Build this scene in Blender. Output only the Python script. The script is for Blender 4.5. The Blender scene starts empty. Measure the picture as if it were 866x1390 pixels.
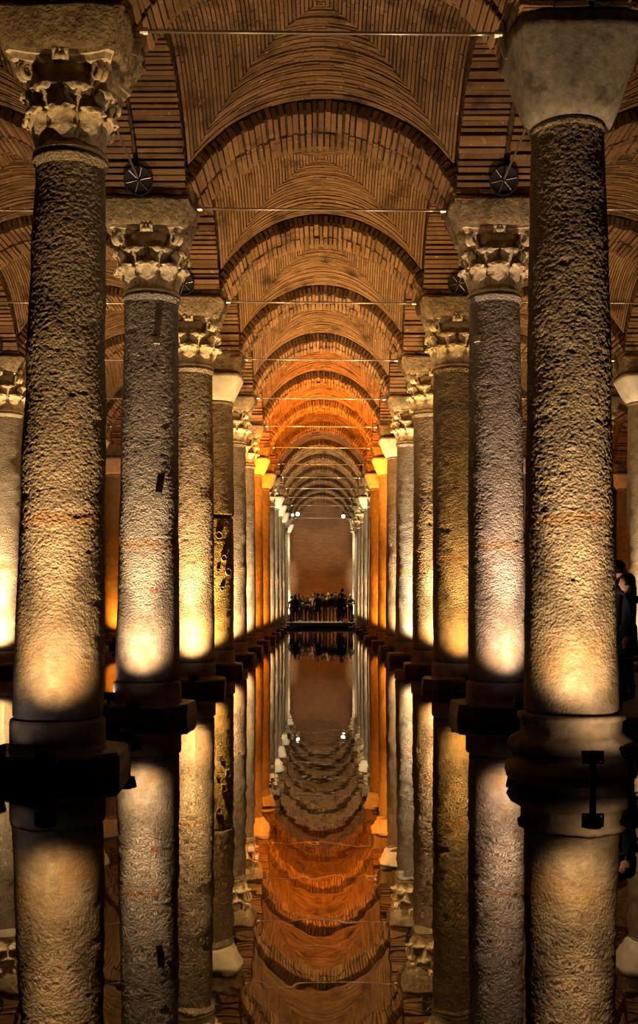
import bpy, bmesh, math, random
import numpy as np
from mathutils import Vector, Matrix, Euler
random.seed(7); rng = np.random.default_rng(7)
C = bpy.context.scene.collection
SC = bpy.context.scene
PI = math.pi

# ------------------------------------------------------------------ camera, world, exposure
F_PX, HOR_X, HOR_Y, EYE = 1527.0, 436.0, 815.0, 1.59
cam_data = bpy.data.cameras.new('camera'); cam = bpy.data.objects.new('camera', cam_data); C.objects.link(cam)
cam.location = (0, 0, EYE); cam.rotation_euler = (PI/2, 0, 0)
cam_data.sensor_width = 36; cam_data.sensor_fit = 'AUTO'; cam_data.lens = F_PX/1390*36
cam_data.shift_x = -(HOR_X-433)/1390; cam_data.shift_y = (HOR_Y-695)/1390
cam_data.clip_end = 300; cam_data.clip_start = 0.05
SC.camera = cam
w = bpy.data.worlds.new('dark_world'); SC.world = w; w.use_nodes = True
w.node_tree.nodes['Background'].inputs[0].default_value = (1.0, .62, .32, 1)
w.node_tree.nodes['Background'].inputs[1].default_value = 0.0015
SC.view_settings.view_transform = 'Standard'; SC.view_settings.look = 'None'
SC.view_settings.exposure = 0.0; SC.view_settings.gamma = 1.0; SC.view_settings.use_curve_mapping = False
SC.cycles.max_bounces = 7; SC.cycles.diffuse_bounces = 4; SC.cycles.glossy_bounces = 3
SC.cycles.transparent_max_bounces = 6; SC.cycles.sample_clamp_indirect = 4.0
SC.cycles.use_denoising = True; SC.cycles.caustics_reflective = False; SC.cycles.caustics_refractive = False

WARM = (1.0, .64, .30); WARM2 = (1.0, .70, .40); PINKISH = (1.0, .68, .46)
ORANGE = (1.0, .29, .02); PALE = (1.0, .76, .46); GOLD = (1.0, .60, .20); VAULTW = (1.0, .55, .19)
COL_W = 500.0                                       # watts of an ordinary column floodlight

# ------------------------------------------------------------------ layout
ROW0, BAY, NROW = 10.6, 4.8, 14
def row_y(k): return ROW0 + BAY*k
BACK_Y = row_y(NROW)
SPRING, HALF, RISE, THICK, AW = 7.0, 1.75, 1.0, 0.16, 0.65   # arch springing, half span, rise, ring depth, half width
RAD = (HALF*HALF + RISE*RISE)/(2*RISE); ZC = SPRING + RISE - RAD; HANG = math.asin(HALF/RAD)
def at(px, py, d): return Vector(((px-HOR_X)/F_PX*d, d, EYE-(py-HOR_Y)/F_PX*d))

# ------------------------------------------------------------------ helpers
def tag(o, label=None, cat=None, group=None, kind=None):
    if label: o['label'] = label
    if cat: o['category'] = cat
    if group: o['group'] = group
    if kind: o['kind'] = kind
    return o
def empty(name, loc=(0, 0, 0), rz=0, parent=None):
    o = bpy.data.objects.new(name, None); C.objects.link(o); o.location = loc; o.rotation_euler = (0, 0, rz)
    o.empty_display_size = .2
    if parent: o.parent = parent
    return o
def link(name, me, mat=None, parent=None, loc=(0, 0, 0), rot=(0, 0, 0)):
    o = bpy.data.objects.new(name, me); C.objects.link(o)
    if mat is not None and not me.materials:
        for m in (mat if isinstance(mat, (list, tuple)) else [mat]): me.materials.append(m)
    if parent: o.parent = parent
    o.location = loc; o.rotation_euler = rot
    return o
class MB:
    def __init__(s): s.v, s.f, s.m = [], [], []
    def add(s, vs, fs, mi=0):
        b = len(s.v); s.v += [tuple(v) for v in vs]; s.f += [tuple(i+b for i in f) for f in fs]; s.m += [mi]*len(fs)
    def box(s, c, h, rot=None, taper=1.0, mi=0):
        vs = []
        for z in (-1, 1):
            t = taper if z > 0 else 1
            for x, y in ((-1, -1), (1, -1), (1, 1), (-1, 1)):
                p = Vector((x*h[0]*t, y*h[1]*t, z*h[2]))
                if rot is not None: p = rot @ p
                vs.append(p + Vector(c))
        s.add(vs, [(3, 2, 1, 0), (4, 5, 6, 7), (0, 1, 5, 4), (1, 2, 6, 5), (2, 3, 7, 6), (3, 0, 4, 7)], mi)
    def tube(s, pts, r, n=10, cap=True, mi=0):
        pts = [Vector(p) for p in pts]; rs = r if isinstance(r, (list, tuple)) else [r]*len(pts)
        up = Vector((0, 0, 1)); rings = []; prev = None
        for i, p in enumerate(pts):
            t = (pts[min(i+1, len(pts)-1)] - pts[max(i-1, 0)]).normalized()
            if prev is None:
                a = t.cross(up) if abs(t.z) < .9 else t.cross(Vector((1, 0, 0)))
            else: a = prev - t*prev.dot(t)
            a.normalize(); prev = a; b = t.cross(a)
            rings.append([p + (a*math.cos(2*PI*j/n) + b*math.sin(2*PI*j/n))*rs[i] for j in range(n)])
        vs = [v for rg in rings for v in rg]; fs = []
        for i in range(len(pts)-1):
            for j in range(n): fs.append((i*n+j, i*n+(j+1) % n, (i+1)*n+(j+1) % n, (i+1)*n+j))
        if cap: fs.append(tuple(reversed(range(n)))); fs.append(tuple((len(pts)-1)*n+j for j in range(n)))
        s.add(vs, fs, mi)
    def lathe(s, prof, n=32, cap=True, c=(0, 0, 0), mi=0):
        vs = [(c[0]+r*math.cos(2*PI*j/n), c[1]+r*math.sin(2*PI*j/n), c[2]+z) for r, z in prof for j in range(n)]; fs = []
        for i in range(len(prof)-1):
            for j in range(n): fs.append((i*n+j, i*n+(j+1) % n, (i+1)*n+(j+1) % n, (i+1)*n+j))
        if cap: fs.append(tuple(reversed(range(n)))); fs.append(tuple((len(prof)-1)*n+j for j in range(n)))
        s.add(vs, fs, mi)
    def ball(s, c, r, n=10, m=7, sc=(1, 1, 1), mi=0):
        prof = [(r*math.sin(PI*i/m)+1e-4, -r*math.cos(PI*i/m)) for i in range(m+1)]
        b = len(s.v); s.lathe(prof, n, True, (0, 0, 0), mi)
        for i in range(b, len(s.v)):
            x, y, z = s.v[i]; s.v[i] = (c[0]+x*sc[0], c[1]+y*sc[1], c[2]+z*sc[2])
    def mesh(s, name, smooth=False):
        me = bpy.data.meshes.new(name); me.from_pydata(s.v, [], s.f); me.update()
        if any(s.m): me.polygons.foreach_set('material_index', s.m)
        if smooth: me.polygons.foreach_set('use_smooth', [True]*len(me.polygons))
        return me
    def obj(s, name, mat, parent=None, loc=(0, 0, 0), rot=(0, 0, 0), smooth=False):
        return link(name, s.mesh(name, smooth), mat, parent, loc, rot)

# value noise in numpy (3-D)
_T = np.random.default_rng(3).random(65536)
def _h(ix, iy, iz): return _T[(ix*73856093 ^ iy*19349663 ^ iz*83492791) & 65535]
def vnoise(p):
    p = np.asarray(p, float); i = np.floor(p).astype(np.int64); f = p-i; f = f*f*(3-2*f)
    x, y, z = i[..., 0], i[..., 1], i[..., 2]; fx, fy, fz = f[..., 0], f[..., 1], f[..., 2]
    def L(a, b, t): return a+(b-a)*t
    return L(L(L(_h(x, y, z), _h(x+1, y, z), fx), L(_h(x, y+1, z), _h(x+1, y+1, z), fx), fy),
             L(L(_h(x, y, z+1), _h(x+1, y, z+1), fx), L(_h(x, y+1, z+1), _h(x+1, y+1, z+1), fx), fy), fz)*2-1
def fbm(p, o=3):
    p = np.asarray(p, float); s = 0; a = 1
    for k in range(o): s = s+a*vnoise(p*(2**k)+17.3*k); a *= .5
    return s

# ------------------------------------------------------------------ materials
def nodes(name):
    m = bpy.data.materials.new(name); m.use_nodes = True; nt = m.node_tree
    return m, nt, nt.nodes['Principled BSDF']
def N(nt, t, **kw):
    n = nt.nodes.new(t)
    for k, v in kw.items():
        if hasattr(n, k): setattr(n, k, v)
    return n
def noise(nt, vec, scale, detail=4, rough=.55):
    n = N(nt, 'ShaderNodeTexNoise'); n.inputs['Scale'].default_value = scale
    n.inputs['Detail'].default_value = detail; n.inputs['Roughness'].default_value = rough
    nt.links.new(vec, n.inputs['Vector']); return n.outputs['Fac']
def ramp(nt, fac, stops):
    r = N(nt, 'ShaderNodeValToRGB'); e = r.color_ramp.elements
    while len(e) < len(stops): e.new(.5)
    for q, (p, c) in zip(e, stops): q.position = p; q.color = (*c, 1)
    nt.links.new(fac, r.inputs[0]); return r.outputs[0]
def mix(nt, fac, a, b, mode='MIX'):
    n = N(nt, 'ShaderNodeMix'); n.data_type = 'RGBA'; n.blend_type = mode
    for s, v in ((0, fac), (6, a), (7, b)):
        if hasattr(v, 'links'): nt.links.new(v, n.inputs[s])
        else: n.inputs[s].default_value = v if s == 0 else (*v, 1)
    return n.outputs[2]
def mth(nt, op, a, b=0.0, clamp=False):
    n = N(nt, 'ShaderNodeMath'); n.operation = op; n.use_clamp = clamp
    for s, v in ((0, a), (1, b)):
        if hasattr(v, 'links'): nt.links.new(v, n.inputs[s])
        else: n.inputs[s].default_value = v
    return n.outputs[0]
def bump(nt, h, strength, dist, bs, prev=None):
    b = N(nt, 'ShaderNodeBump'); b.inputs['Distance'].default_value = dist
    if hasattr(strength, 'links'): nt.links.new(strength, b.inputs['Strength'])
    else: b.inputs['Strength'].default_value = strength
    nt.links.new(h, b.inputs['Height'])
    if prev is not None: nt.links.new(prev, b.inputs['Normal'])
    nt.links.new(b.outputs[0], bs.inputs['Normal']); return b.outputs[0]
def smooth_step(nt, v, lo, hi):
    n = N(nt, 'ShaderNodeMapRange'); n.interpolation_type = 'SMOOTHSTEP'
    n.inputs[1].default_value = lo; n.inputs[2].default_value = hi; nt.links.new(v, n.inputs[0]); return n.outputs[0]

def shaft_material(name, dark, light, rough=.8, pits=1.0, stain=1.0):
    """pitted grey stone; an ochre water mark at 2.33 m; smoother below one metre"""
    m, nt, bs = nodes(name)
    geo = N(nt, 'ShaderNodeNewGeometry'); sep = N(nt, 'ShaderNodeSeparateXYZ'); nt.links.new(geo.outputs['Position'], sep.inputs[0])
    P = geo.outputs['Position']; Z = sep.outputs[2]
    big = noise(nt, P, 1.1, 3); med = noise(nt, P, 7, 5, .6); fine = noise(nt, P, 30, 4, .65)
    col = ramp(nt, med, [(.28, dark), (.72, light)])
    col = mix(nt, mth(nt, 'MULTIPLY', big, .45), col, tuple(c*.55 for c in light), 'MULTIPLY')
    col = mix(nt, smooth_step(nt, fine, .62, .8), col, tuple(c*.25 for c in dark))
    zz = mth(nt, 'ADD', Z, mth(nt, 'MULTIPLY', mth(nt, 'SUBTRACT', noise(nt, P, 5, 3), .5), .16))
    band = mth(nt, 'SUBTRACT', 1.0, mth(nt, 'MULTIPLY', mth(nt, 'ABSOLUTE', mth(nt, 'SUBTRACT', zz, 2.33)), 12.0), True)
    col = mix(nt, mth(nt, 'MULTIPLY', band, .75*stain), col, (.33, .16, .045))
    ring = mth(nt, 'SUBTRACT', 1.0, smooth_step(nt, mth(nt, 'ABSOLUTE', mth(nt, 'SUBTRACT', zz, .95)), .0, .55))
    col = mix(nt, mth(nt, 'MULTIPLY', mth(nt, 'MULTIPLY', ring, smooth_step(nt, noise(nt, P, 2.2, 4), .40, .62)), .6*stain), col, (.36, .20, .07))
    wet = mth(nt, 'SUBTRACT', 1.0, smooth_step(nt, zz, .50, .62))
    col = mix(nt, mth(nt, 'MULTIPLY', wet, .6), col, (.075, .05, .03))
    nt.links.new(col, bs.inputs['Base Color']); bs.inputs['Roughness'].default_value = rough
    bs.inputs['Specular IOR Level'].default_value = .25
    calm = mth(nt, 'ADD', .25, mth(nt, 'MULTIPLY', smooth_step(nt, zz, .9, 1.9), .75))
    v = N(nt, 'ShaderNodeTexVoronoi'); v.inputs['Scale'].default_value = 40
    wob = N(nt, 'ShaderNodeVectorMath'); wob.operation = 'MULTIPLY'; wob.inputs[1].default_value = (1, 1, 1.0)
    nt.links.new(P, wob.inputs[0]); nt.links.new(wob.outputs[0], v.inputs['Vector'])
    h = mth(nt, 'ADD', mth(nt, 'MULTIPLY', noise(nt, P, 27, 5, .62), 1.2), mth(nt, 'MULTIPLY', v.outputs['Distance'], .5))
    b1 = bump(nt, h, mth(nt, 'MULTIPLY', calm, .85*pits), .034, bs)
    bump(nt, noise(nt, P, 85, 3), mth(nt, 'MULTIPLY', calm, .5), .006, bs, b1)
    return m
def stone_material(name, dark, light, scale=9, bstr=.6, rough=.85, dist=.02):
    m, nt, bs = nodes(name); geo = N(nt, 'ShaderNodeNewGeometry'); P = geo.outputs['Position']
    col = ramp(nt, noise(nt, P, scale, 5, .62), [(.3, dark), (.7, light)])
    col = mix(nt, smooth_step(nt, noise(nt, P, scale*.35, 3), .52, .74), col, tuple(c*.62 for c in dark))
    nt.links.new(col, bs.inputs['Base Color']); bs.inputs['Roughness'].default_value = rough
    bs.inputs['Specular IOR Level'].default_value = .2
    bump(nt, noise(nt, P, scale*2.4, 5, .6), bstr, dist, bs); return m
def brick_material(name, dark, light, soot=.55):
    m, nt, bs = nodes(name); geo = N(nt, 'ShaderNodeNewGeometry'); P = geo.outputs['Position']
    oi = N(nt, 'ShaderNodeObjectInfo')
    r = mth(nt, 'ADD', mth(nt, 'MULTIPLY', geo.outputs['Random Per Island'], .6), mth(nt, 'MULTIPLY', oi.outputs['Random'], .4))
    col = ramp(nt, r, [(.05, dark), (.5, tuple((a+b)/2 for a, b in zip(dark, light))), (.95, light)])
    col = mix(nt, smooth_step(nt, noise(nt, P, 2.2, 4), .5, .75), col, tuple(c*soot for c in dark))
    col = mix(nt, smooth_step(nt, noise(nt, P, 14, 4), .62, .74), col, (.42, .30, .19))
    nt.links.new(col, bs.inputs['Base Color']); bs.inputs['Roughness'].default_value = .9
    bs.inputs['Specular IOR Level'].default_value = .15
    bump(nt, noise(nt, P, 32, 5, .6), .6, .014, bs); return m
def flat(name, col, rough=.6, metal=0.0, spec=.4):
    m, nt, bs = nodes(name); geo = N(nt, 'ShaderNodeNewGeometry')
    c = ramp(nt, noise(nt, geo.outputs['Position'], 30, 3), [(.3, tuple(x*.8 for x in col)), (.7, col)])
    nt.links.new(c, bs.inputs['Base Color'])
    bs.inputs['Roughness'].default_value = rough; bs.inputs['Metallic'].default_value = metal
    bs.inputs['Specular IOR Level'].default_value = spec; return m
def glow(name, col, s):
    m, nt, bs = nodes(name); bs.inputs['Base Color'].default_value = (*col, 1)
    bs.inputs['Emission Color'].default_value = (*col, 1); bs.inputs['Emission Strength'].default_value = s; return m

M = {}
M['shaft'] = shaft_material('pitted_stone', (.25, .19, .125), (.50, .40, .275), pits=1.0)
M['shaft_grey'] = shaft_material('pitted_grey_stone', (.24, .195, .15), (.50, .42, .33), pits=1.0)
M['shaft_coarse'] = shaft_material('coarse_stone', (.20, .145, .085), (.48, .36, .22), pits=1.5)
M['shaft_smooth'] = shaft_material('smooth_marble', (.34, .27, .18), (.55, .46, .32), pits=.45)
M['carved'] = stone_material('carved_marble', (.50, .38, .20), (.84, .69, .45), 13, .6, .85, .025)
M['block'] = stone_material('plain_marble', (.13, .105, .075), (.27, .225, .165), 13, .45, .8, .012)
M['whiteblock'] = stone_material('pale_marble', (.46, .40, .31), (.66, .58, .46), 6, .2, .75, .01)
M['impost'] = stone_material('rough_impost_stone', (.16, .11, .055), (.38, .28, .15), 10, 1.0, .9, .05)
M['base'] = stone_material('base_stone', (.22, .155, .09), (.42, .31, .19), 6, .5)
M['plinth'] = stone_material('wet_plinth_stone', (.035, .025, .017), (.10, .07, .045), 5, .6, .6)
M['brick'] = brick_material('thin_brick', (.115, .058, .022), (.30, .17, .072))
M['mortar'] = stone_material('lime_mortar', (.055, .032, .016), (.13, .08, .043), 12, .8, .95)
M['floor'] = stone_material('basin_floor', (.02, .014, .01), (.05, .035, .022), 2, .4)
M['steel'] = flat('tie_rod_steel', (.62, .52, .42), .35, .85)
M['iron'] = flat('dark_iron', (.016, .012, .009), .8, .0, .2)
M['black'] = flat('black_paint', (.008, .008, .009), .5)
M['peg'] = stone_material('peg_stone', (.45, .38, .28), (.6, .5, .38), 20, .3)
M['redpaint'] = flat('faded_red_paint', (.30, .07, .05), .9)
M['wood'] = stone_material('deck_board', (.05, .035, .022), (.13, .09, .055), 14, .3)
M['deck'] = stone_material('pale_deck', (.24, .18, .12), (.42, .33, .24), 10, .3)
M['lens'] = glow('lamp_lens', (1.0, .86, .95), 14.0)
M['lens_orange'] = glow('orange_lamp_lens', (1.0, .50, .12), 12.0)
M['lens_white'] = glow('white_lamp_lens', (1.0, .93, .78), 30.0)

def wall_material():
    m, nt, bs = nodes('brick_wall'); geo = N(nt, 'ShaderNodeNewGeometry'); P = geo.outputs['Position']
    mp = N(nt, 'ShaderNodeMapping'); mp.inputs['Rotation'].default_value = (PI/2, 0, 0); nt.links.new(P, mp.inputs[0])
    b = N(nt, 'ShaderNodeTexBrick'); nt.links.new(mp.outputs[0], b.inputs['Vector'])
    b.inputs['Color1'].default_value = (.34, .17, .07, 1); b.inputs['Color2'].default_value = (.24, .115, .045, 1)
    b.inputs['Mortar'].default_value = (.13, .08, .045, 1); b.inputs['Scale'].default_value = 1.0
    b.inputs['Brick Width'].default_value = .35; b.inputs['Row Height'].default_value = .09; b.inputs['Mortar Size'].default_value = .018
    col = mix(nt, smooth_step(nt, noise(nt, P, .7, 5), .42, .68), b.outputs['Color'], (.15, .08, .035))
    nt.links.new(col, bs.inputs['Base Color']); bs.inputs['Roughness'].default_value = .9
    bump(nt, b.outputs['Fac'], -.5, .02, bs); return m
M['wall'] = wall_material()
def water_material():
    m, nt, bs = nodes('still_water'); nt.nodes.remove(bs); out = nt.nodes['Material Output']
    geo = N(nt, 'ShaderNodeNewGeometry'); P = geo.outputs['Position']
    mp = N(nt, 'ShaderNodeMapping'); mp.inputs['Scale'].default_value = (1.0, .55, 1); nt.links.new(P, mp.inputs[0])
    b = N(nt, 'ShaderNodeBump'); b.inputs['Strength'].default_value = .10; b.inputs['Distance'].default_value = .012
    nt.links.new(noise(nt, mp.outputs[0], 3.0, 2), b.inputs['Height'])
    fr = N(nt, 'ShaderNodeFresnel'); fr.inputs['IOR'].default_value = 2.1
    gl = N(nt, 'ShaderNodeBsdfGlossy'); gl.inputs['Roughness'].default_value = .012; gl.inputs['Color'].default_value = (.95, .92, .86, 1)
    nt.links.new(b.outputs[0], gl.inputs['Normal'])
    tr = N(nt, 'ShaderNodeBsdfTransparent'); tr.inputs['Color'].default_value = (.42, .36, .26, 1)
    mx = N(nt, 'ShaderNodeMixShader'); nt.links.new(fr.outputs[0], mx.inputs[0])
    nt.links.new(tr.outputs[0], mx.inputs[1]); nt.links.new(gl.outputs[0], mx.inputs[2])
    nt.links.new(mx.outputs[0], out.inputs['Surface']); return m
M['water'] = water_material()

def light_spot(name, loc, aim, power, col, angle, blend=.5, radius=.05, parent=None):
    d = bpy.data.lights.new(name, 'SPOT'); d.energy = power; d.color = col; d.spot_size = math.radians(angle)
    d.spot_blend = blend; d.shadow_soft_size = radius
    o = bpy.data.objects.new(name, d); C.objects.link(o)
    o.rotation_euler = (Vector(aim)-Vector(loc)).to_track_quat('-Z', 'Y').to_euler()
    o.location = loc
    if parent:
        o.parent = parent; o.matrix_parent_inverse = Matrix.Translation(-Vector(parent.location))
    return o

# ------------------------------------------------------------------ the setting: floor, water, walls
X_OUT = 16.8
mb = MB(); mb.box((0, BACK_Y/2-3, -.6), (X_OUT+.6, BACK_Y/2+6, .1)); tag(mb.obj('floor', M['floor']), kind='structure')
mb = MB(); mb.add([(-X_OUT, -6, 0), (X_OUT, -6, 0), (X_OUT, BACK_Y, 0), (-X_OUT, BACK_Y, 0)], [(0, 1, 2, 3)])
tag(mb.obj('water', M['water']), 'still dark water mirroring the columns and vaults', 'water', kind='stuff')
mb = MB(); mb.box((0, BACK_Y+.3, 4), (X_OUT+.6, .3, 5)); tag(mb.obj('wall_back', M['wall']), kind='structure')
for s, n in ((-1, 'wall_left'), (1, 'wall_right')):
    mb = MB(); mb.box((s*(X_OUT+.3), BACK_Y/2-3, 4), (.3, BACK_Y/2+6, 5)); tag(mb.obj(n, M['wall']), kind='structure')

# ------------------------------------------------------------------ the brick ceiling
ceiling = tag(empty('ceiling'), kind='structure')
NV = 49
def arch_core_mesh():
    """mortar core of an arch spanning x, width along y; origin under its middle at z = 0"""
    mb = MB(); n = 24; vs = []
    for i in range(n+1):
        a = -HANG-.03 + (2*HANG+.06)*i/n
        for r in (RAD+.05, RAD+THICK+.2):
            for y in (-AW+.05, AW-.05): vs.append((r*math.sin(a), y, ZC+r*math.cos(a)))
    fs = []
    for i in range(n):
        b = i*4; fs += [(b, b+1, b+5, b+4), (b, b+4, b+6, b+2), (b+1, b+3, b+7, b+5), (b+2, b+6, b+7, b+3)]
    mb.add(vs, fs); return mb.mesh('arch_mortar')
def voussoir_spots(seed):
    """(angle, strip centre y, half width, radial proudness, angular half size) for every brick of an arch"""
    r = random.Random(seed); out = []
    for s in (-1, 1):
        for i in range(NV):
            a = -HANG + 2*HANG*(i+.5+r.uniform(-.12, .12))/NV
            out.append((a, s*(AW/2+.004+r.uniform(-.004, .004)), AW/2-.020-r.uniform(0, .014), r.uniform(-.024, .014), 2*HANG/NV*.5*r.uniform(.52, .90)))
    return out
def brick_mesh():
    me = MB(); me.box((0, 0, 0), (1, 1, 1))
    bm = bmesh.new(); m = me.mesh('brick'); bm.from_mesh(m)
    for v in bm.verts: v.co += Vector((random.uniform(-.16, .16), random.uniform(-.02, .02), random.uniform(-.09, .09)))
    bmesh.ops.triangulate(bm, faces=bm.faces[:]); bm.to_mesh(m); bm.free(); return m
def voussoir_tf(sp):
    a, yc, hw, pr, ha = sp; r = RAD+THICK/2+pr
    return Vector((r*math.sin(a), yc, ZC+r*math.cos(a))), (ha*RAD, hw, THICK/2), a
def voussoirs_mesh(seed):
    mb = MB()
    for sp in voussoir_spots(seed):
        c, h, a = voussoir_tf(sp); mb.box(c, h, Matrix.Rotation(a, 3, 'Y'))
    me = mb.mesh('voussoirs'); me.materials.append(M['brick']); return me
core = arch_core_mesh(); core.materials.append(M['mortar'])
vous = [voussoirs_mesh(s) for s in range(3)]
bricks = [brick_mesh() for _ in range(4)]
for b in bricks: b.materials.append(M['brick'])
def arch(name, x, y, rz, single, seed, f=1.0):
    o = link(name, core, None, ceiling, (x, y, SPRING*(1-f)), (0, 0, rz)); o.scale = (1, 1, f)
    if single:
        for i, sp in enumerate(voussoir_spots(seed)):
            c, h, a = voussoir_tf(sp)
            b = link('brick', bricks[(i*7+seed) % 4], None, o, c, (0, a, 0)); b.scale = h
    else:
        tag(link('voussoirs', vous[seed % 3], None, o), kind='stuff')
# vault of one bay: mortar shell, and brick courses laid parallel to the four arches
def rise_f(k): return {2: 1.12, 3: 1.22}.get(k, 1.0 if k < 2 else 1.31)
def vz(x, y, f0=1.0, f1=1.0):
    R = RAD+THICK; H2 = HALF
    c = lambda t: ZC+math.sqrt(R*R-t*t)
    f = f0+(f1-f0)*(y/HALF+1)/2
    return SPRING+(max(c(x), c(y)) + .34*(1-(x/H2)**2)*(1-(y/H2)**2)-SPRING)*f
def vault_shell(f0, f1):
    mb = MB(); n = 28; E = HALF+.04
    P = [[(-E+2*E*i/n, -E+2*E*j/n) for j in range(n+1)] for i in range(n+1)]
    vs = [(x, y, vz(max(-HALF, min(HALF, x)), max(-HALF, min(HALF, y)), f0, f1)+.034) for row in P for x, y in row]
    fs = [(i*(n+1)+j, i*(n+1)+j+1, (i+1)*(n+1)+j+1, (i+1)*(n+1)+j) for i in range(n) for j in range(n)]
    mb.add(vs, fs); me = mb.mesh('vault_mortar', True); me.materials.append(M['mortar']); return me
def vault_courses(seed, f0, f1):
    mb = MB(); r = random.Random(seed); nc = 36; t = HALF/nc
    for web in range(4):
        ca, sa = math.cos(web*PI/2), math.sin(web*PI/2)
        for k in range(nc):
            g = t*r.uniform(.20, .42); s0, s1 = k*t+g*.5, (k+1)*t-g*.5; u = -1.0
            off = r.uniform(-.009, .009)
            L = max(.12, (s0+s1)/2); n = max(1, round(2*L/.33)); cuts = [-1.0]
            for i in range(1, n): cuts.append(-1+2*(i+r.uniform(-.25, .25)+(.25 if k % 2 else -.25))/n)
            cuts.append(1.0)
            for i in range(len(cuts)-1):
                e = .0025/L; u0, u1 = cuts[i]+e, cuts[i+1]-e; dz = off+r.uniform(-.006, .006)
                if u1 - u0 < .02: continue
                q = []
                sub = 2 if (u1-u0)*L > .2 else 1
                low, hi = [], []
                for j in range(sub+1):
                    uu = u0+(u1-u0)*j/sub
                    for s in (s0, s1):
                        x, y = uu*s, s; X, Y = x*ca-y*sa, x*sa+y*ca; z = vz(X, Y, f0, f1)+dz
                        low.append((X, Y, z)); hi.append((X, Y, z+.045))
                m_ = len(low); fs = []
                for j in range(sub):
                    a = 2*j; fs.append((a, a+1, a+3, a+2)); fs.append((a, a+2, m_+a+2, m_+a)); fs.append((a+1, m_+a+1, m_+a+3, a+3))
                fs.append((0, m_, m_+1, 1)); fs.append((2*sub, 2*sub+1, m_+2*sub+1, m_+2*sub))
                mb.add(low+hi, fs)
    me = mb.mesh('brick_courses'); me.materials.append(M['brick']); return me
VAULT = {}
def vault_meshes(k, ci):
    f0, f1 = rise_f(k), rise_f(k+1); key = (f0, f1, (k+ci) % 2 if f0 == f1 and f0 > 1 else 0)
    if key not in VAULT: VAULT[key] = (vault_shell(f0, f1), vault_courses(11+len(VAULT), f0, f1))
    return VAULT[key]
def pier_mesh():
    mb = MB(); r = random.Random(5)
    mb.box((0, 0, SPRING+.55), (AW-.045, AW-.045, .70)); z = SPRING-.14
    while z < SPRING+.24:
        h = r.uniform(.040, .05)
        for s in range(4):
            c = Matrix.Rotation(s*PI/2, 3, 'Z')
            for q in range(4): mb.box(c @ Vector((-AW+AW/4+q*AW/2+r.uniform(-.02, .02), AW-.055+r.uniform(-.014, .014), z+h/2)), (AW/4-.012, .035, h/2), c @ Matrix.Rotation(r.uniform(-.04, .04), 3, 'Y'))
        z += h+.03
    me = mb.mesh('pier'); me.materials.append(M['brick']); return me
pier = pier_mesh()
X_COLS = [-12.0, -7.2, -2.4, 2.4, 7.2, 12.0]
for k in range(-1, NROW):
    yb = row_y(k)+BAY/2
    for ci, xc in enumerate((-9.6, -4.8, 0.0, 4.8, 9.6)):
        sh, co = vault_meshes(k, ci); v = link('vault', sh, None, ceiling, (xc, yb, 0))
        tag(link('brick_courses', co, None, v), kind='stuff')
for k in range(0, NROW+1):
    for ci, xc in enumerate((-9.6, -4.8, 0.0, 4.8, 9.6)):
        arch('cross_arch', xc, row_y(k) if k < NROW else BACK_Y, 0, ci == 2 and k == 1, k+ci, rise_f(k))
    if k < NROW+1:
        for xc in X_COLS: link('pier', pier, None, ceiling, (xc, row_y(k), 0))
for k in range(-1, NROW):
    for ci, xc in enumerate(X_COLS):
        arch('aisle_arch', xc, row_y(k)+BAY/2, PI/2, k == 0 and ci in (2, 3), k+ci+1, (rise_f(k)+rise_f(k+1))/2)

# ------------------------------------------------------------------ columns
def shaft_mesh(z0, z1, rb, rt, xb, xt, nz, na, amp, seed, cell=.045, twist=0.0):
    """entasis, pits and chips as real relief; xb / xt are the axis offsets at foot and top"""
    Z = np.linspace(z0, z1, nz); A = np.linspace(0, 2*PI, na, endpoint=False)
    zz, aa = np.meshgrid(Z, A, indexing='ij'); t = (zz-z0)/(z1-z0)
    rad = rb+(rt-rb)*(t**1.25)
    p = np.stack([rad*np.cos(aa), rad*np.sin(aa), zz], -1)+seed*13.7
    calm = .3+.7*np.clip((zz-1.0)/.9, 0, 1)
    q = p*np.array([1, 1, 1.5]); d = fbm(q/cell, 2); d = np.where(d > 0, d*.6, d*1.0)
    d = d*amp*calm + .010*fbm(p/.5, 2) - .02*np.clip(fbm(p/.16+5, 2)-.62, 0, 1)*(amp/.005)
    edge = np.minimum(zz-z0, z1-zz); d = d - .012*np.clip(1-edge/.02, 0, 1)
    rad = rad+d
    tt = np.clip(t, 0, 1); x = rad*np.cos(aa)+xb+(xt-xb)*tt; y = rad*np.sin(aa)
    V = np.stack([x, y, zz], -1).reshape(-1, 3)
    i = np.arange(nz-1)[:, None]*na; j = np.arange(na)[None, :]; jn = (j+1) % na
    Fq = np.stack([i+j, i+jn, i+na+jn, i+na+j], -1).reshape(-1, 4)
    me = bpy.data.meshes.new('shaft'); me.vertices.add(len(V)); me.vertices.foreach_set('co', V.ravel())
    nf = len(Fq); me.loops.add(nf*4); me.loops.foreach_set('vertex_index', Fq.ravel())
    me.polygons.add(nf); me.polygons.foreach_set('loop_start', np.arange(nf)*4)
    me.polygons.foreach_set('use_smooth', np.ones(nf, bool)); me.update(); me.validate(); return me

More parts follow.
